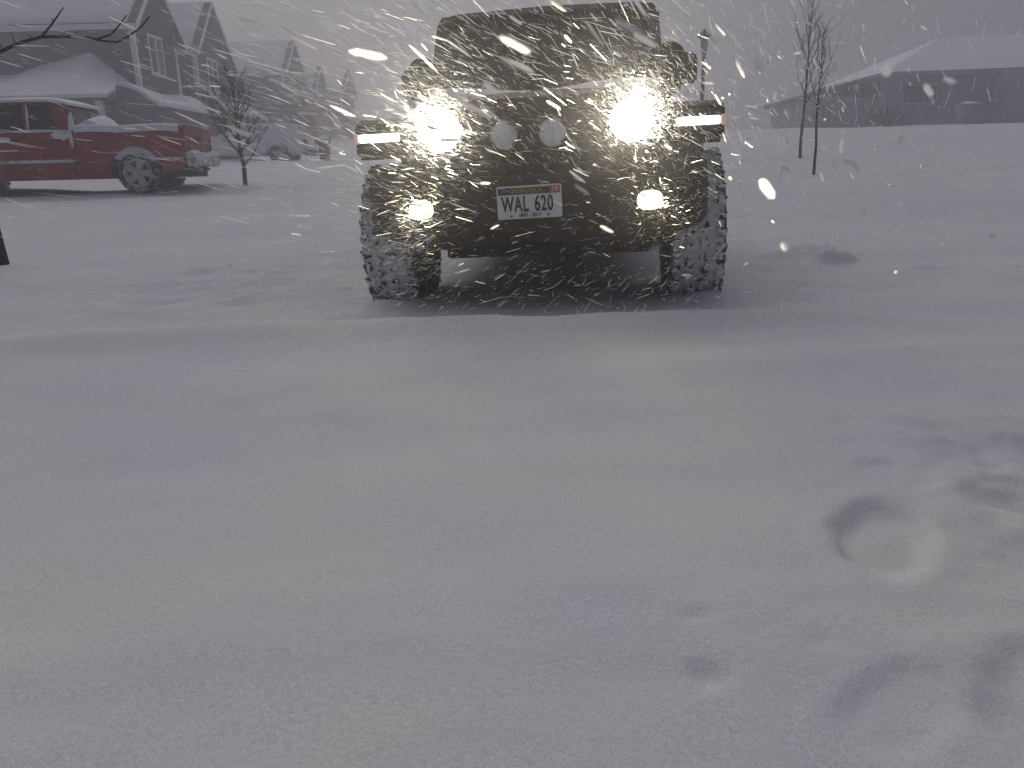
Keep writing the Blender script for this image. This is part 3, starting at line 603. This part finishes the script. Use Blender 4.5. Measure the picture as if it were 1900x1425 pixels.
# windscreen frame and glass
def wp_(x, t): # t 0 base..1 top on the raked plane
    return (x, 1.30+.40*t, 1.12+.545*t)
fr = MB()
def bar(x0, t0, x1, t1, x2, t2, x3, t3):
    P = [Vector(wp_(*q)) for q in ((x0, t0), (x1, t1), (x2, t2), (x3, t3))]; n = Vector((0, .8, -.59))*.05; fr.loft([P, [p+n for p in P]])
bar(-.735, 0, .735, 0, .728, .12, -.728, .12); bar(-.70, .88, .70, .88, .685, 1, -.685, 1)
bar(-.728, .12, -.66, .12, -.635, .88, -.70, .88); bar(.66, .12, .728, .12, .70, .88, .635, .88)
fr = fr.build('windscreen_frame', 'paint', jp, bevel=.008)
o = MB(); n = Vector((0, .8, -.59)); P = [Vector(wp_(*q))+n*.015 for q in ((-.665, .11), (.665, .11), (.64, .89), (-.64, .89))]; o.loft([P, [p+n*.006 for p in P]]); o.build('windscreen', 'glass', fr)
for x in (-.28, .22):
    o = MB(); o.tube([wp_(x, .02), Vector(wp_(x+.05, .1))-n*.02, Vector(wp_(x+.42, .16))-n*.015], .009, 6); o.build('wiper', 'black', jp)
# hard top
t_ = MB(); secs = []
for y, zt, hw in ((1.66, 1.635, .655), (1.72, 1.675, .67), (1.9, 1.692, .67), (2.8, 1.70, .67), (3.8, 1.685, .66), (3.98, 1.64, .64)):
    r = .075; sec = [(-.745, y+.0, 1.135), (-hw-.01, y, zt-r*1.3), (-hw+.01, y, zt-r*.55), (-hw+r*.5, y, zt-r*.14), (-hw+r, y, zt), (0, y, zt+.014), (hw-r, y, zt), (hw-r*.5, y, zt-r*.14), (hw-.01, y, zt-r*.55), (hw+.01, y, zt-r*1.3), (.745, y, 1.135)]
    secs.append(sec)
t_.loft(secs); tp = t_.build('hard_top', 'top', jp, smooth=50)
for s in (-1, 1):
    o = MB(); o.box((s*.705, 1.86, 1.60), (.03, .3, .018)); o.build('drip_rail', 'black', tp)
    # round cowl lamps and door mirrors
    o = MB(); c = (s*.745, 0, 1.275); o.lathe([(.0, 1.36), (.05, 1.35), (.088, 1.28), (.090, 1.25), (.083, 1.245), (.078, 1.255)], 'y', c, 28); o.box((s*.74, 1.33, 1.17), (.04, .04, .1)); cl = o.build('cowl_lamp', 'black', jp, smooth=40)
    o = MB(); o.lathe([(.08, 1.254), (.05, 1.246), (.0005, 1.244)], 'y', c, 28); o.build('lens', 'glass', cl, smooth=180)
    o = MB(); o.prism([(s*.80, 1.14), (s*.93, 1.15), (s*.935, 1.30), (s*.92, 1.325), (s*.79, 1.325)], 'y', 1.46, 1.57); o.box((s*.79, 1.53, 1.13), (.1, .05, .06)); mr = o.build('door_mirror', 'black', jp, bevel=.018, smooth=40)
for s in (-1, 1):
    f = MB(); f.prism([(3.02, .70), (3.16, .93), (3.30, .97), (4.02, .97), (4.10, .90), (4.0, .89), (3.34, .89), (3.14, .68)], 'x', min(s*.765, s*.925), max(s*.765, s*.925)); f.build('rear_wing', 'black', jp, bevel=.015, smooth=40)
    hwz = lambda z: .748-(z-1.135)*.148
    for ya, yb in ((1.86, 2.5), (2.62, 3.85)):
        P = [(s*hwz(z), y, z) for y, z in ((ya, 1.2), (yb, 1.2), (yb, 1.55), (ya+.04, 1.55))]
        o = MB(); o.loft([[(x-s*.01, y, z) for x, y, z in P], [(x+s*.006, y, z) for x, y, z in P]]); o.build('side_window', 'glass', tp)
# snow drifted along the cowl
o = MB(); sheet(o, lambda u, v: Vector(((u-.5)*1.34, 1.06+v*.26, 1.112+.05*math.sin(v*3.14)*(.6+.4*math.sin(u*8+1))+.022*v)), 20, 6, .05); o.build('cowl_snow', 'lensnow', jp, smooth=60)
# chassis
o = MB(); o.bb(-.42, .42, .28, 3.7, .36, .47); o.prism([(.1, .36), (.28, .25), (.6, .25), (.8, .36)], 'x', -.40, .40); o.bb(-.62, .62, 1.0, 3.85, .17, .355); o.bb(-.55, .55, .22, .30, .30, .355); o.build('skid_plate', 'black', jp, bevel=.01)  # skid plate, plus a belly box and valance added to darken the gap underneath
for y in (.72, 3.66):
    o = MB(); o.tube([(-.66, y, .31), (.66, y, .31)], .045, 10); o.lathe([(.001, -.14), (.09, -.12), (.135, 0), (.09, .12), (.001, .13)], 'y', (.16, y, .31), 14); o.build('axle', 'black', jp, smooth=60)
for s in (-1, 1):
    o = MB(); o.bb(s*.40-.04, s*.40+.04, .25, 3.9, .44, .56); o.build('frame_rail', 'black', jp)
    o = MB(); o.tube([(s*.52, .80, .34), (s*.50, .84, .80)], .035, 8); o.build('shock_absorber', 'black', jp)
    for y in (.70, 3.66): wheel(jp, (s*.81, y, .325), .425, .285, s, .225, 5, 'rubber', 34)
o = MB(); o.bb(-.72, .72, .95, 1.25, .40, .95); o.build('firewall', 'black', jp)

# ------------------------------------------------------------------ driven snow in the air
jeep_lamps = [at(820, 238, 3.95), at(1170, 215, 3.9)]
hiflow, loflow = ray(1800, 650).normalized(), ray(1800, 120).normalized()
def flow(p):   # descending on the wind above bonnet height, curling upward under the bumper
    k = max(0, min(1, (p.z-.35)/.35)); return loflow.lerp(hiflow, k).normalized()
def flakes(pos, L, T, jit):
    vs = []; fs = []
    for p, l, t, j in zip(pos, L, T, jit):
        f = flow(p)
        d = (f + Vector((random.gauss(0, j), random.gauss(0, j), random.gauss(0, j)))).normalized()
        a = d.orthogonal().normalized(); b_ = d.cross(a); ph = random.random()*6.28; a, b_ = a*math.cos(ph)+b_*math.sin(ph), b_*math.cos(ph)-a*math.sin(ph)
        n = len(vs)
        for k, rr in ((-.5, .3), (-.3, 1), (.3, .9), (.5, .25)):   # a thin, slightly folded sliver of ice
            for q in (-1, 0, 1): vs.append(p + d*l*k + a*(q*t*rr*.5) + b_*(.12*t*rr*(1-abs(q))))
        for k in range(3):
            for q in range(2): fs.append((n+k*3+q, n+k*3+q+1, n+k*3+q+4, n+k*3+q+3))
    return vs, fs
pos, L, T, J = [], [], [], []
def put(p, l, t, j): pos.append(p); L.append(l); T.append(t); J.append(j)
for k in range(9000):      # swirling in front of the vehicle
    p = Vector((random.uniform(-1.0, 1.35), random.uniform(2.2, 3.95), random.uniform(.05, 1.8)))
    if -.12 < p.x < .36 and .36 < p.z < .70 and random.random() < .8: continue   # the bumper's lee is calmer
    put(p, random.lognormvariate(math.log(.055 if p.z > .45 else .035), .5), random.lognormvariate(math.log(.0019), .35), .16 if p.z > .45 else .3)
for lamp, n, sg in ((jeep_lamps[0], 2600, .10), (jeep_lamps[0], 1300, .26), (jeep_lamps[1], 3200, .115), (jeep_lamps[1], 1500, .28), (at(783, 392, 3.7), 700, .10), (at(783, 440, 3.7), 500, .13), (at(1207, 376, 3.65), 500, .11)):   # extra flakes packed round the lamps to fill out their bloom
    for k in range(n):
        r = abs(random.gauss(0, sg)); a = random.random()*6.28
        p = lamp + Vector((r*math.cos(a), -random.uniform(.0, .7), r*math.sin(a)))
        if p.z > .05: put(p, random.lognormvariate(math.log(.028), .5), random.lognormvariate(math.log(.0016), .35), .22)
for k in range(3200):      # across the whole street
    Y = random.uniform(1.6, 13); p = at(random.uniform(-60, 1960), random.uniform(-40, 560), Y)
    if p.z > gz(p.x, p.y)+.05: put(p, random.lognormvariate(math.log(.05), .5)*(1+.05*Y), random.lognormvariate(math.log(.0022), .4), .14)
for k in range(300):       # big clumps close by
    Y = random.uniform(.35, 2.0); p = at(random.triangular(250, 1900, 1300), random.triangular(-20, 560, 60), Y)
    put(p, random.uniform(.012, .05)*min(1, .5+Y*.5), random.uniform(.002, .005), .14)
for k in range(620):       # skittering just over the drifts
    Y = random.uniform(.8, 3.4); x = random.uniform(-.6, .7)*Y; p = Vector((x, Y, gz(x, Y)+random.uniform(.004, .12)))
    put(p, random.uniform(.003, .025), random.uniform(.001, .0025), .35)
vs, fs = flakes(pos, L, T, J)
me = bpy.data.meshes.new("falling_snow"); me.from_pydata(vs, [], fs); me.materials.append(M['flake'])
me.polygons.foreach_set('use_smooth', [True]*len(me.polygons))
o = bpy.data.objects.new("falling_snow", me); COL.objects.link(o); tag(o, 'wind-driven snow streaking through the air', 'snow', kind='stuff')

# ------------------------------------------------------------------ blown powder round the lamps, a volume added to carry their glow
pw = MB(); pw.lathe([(math.sin(a), -math.cos(a)) for a in np.linspace(0.001, math.pi-.001, 25)], 'z', (0, 0, 0), 40); pw = pw.build('snow_powder', 'snow', smooth=180); pw.data.materials.clear()
pw.location = (.15, 3.3, .74); pw.scale = (1.75, 1.0, .72)
m = bpy.data.materials.new("powder"); m.use_nodes = True; n = m.node_tree; n.nodes.remove(n.nodes["Principled BSDF"])
v = n.nodes.new("ShaderNodeVolumePrincipled"); v.inputs['Color'].default_value = (.95, .93, .92, 1); v.inputs['Density'].default_value = .02; v.inputs['Anisotropy'].default_value = .80
n.links.new(v.outputs[0], n.nodes["Material Output"].inputs['Volume']); pw.data.materials.append(m); tag(pw, 'fine powder snow round the front of the four-wheel-drive, added for headlight glow', 'snow', kind='stuff')

# ------------------------------------------------------------------ haze of blown snow
hz = MB(); hz.bb(-156, 156, -46, 168, -2.5, 15.5); hz = hz.build('haze', 'snow'); hz.data.materials.clear()
m = bpy.data.materials.new("haze"); m.use_nodes = True; n = m.node_tree; n.nodes.remove(n.nodes["Principled BSDF"])
v = n.nodes.new("ShaderNodeVolumePrincipled"); v.inputs['Color'].default_value = (.885, .87, .99, 1); v.inputs['Density'].default_value = .0095; v.inputs['Anisotropy'].default_value = .55
n.links.new(v.outputs[0], n.nodes["Material Output"].inputs['Volume']); hz.data.materials.append(m); tag(hz, 'pale haze of blown snow', 'haze', kind='stuff')
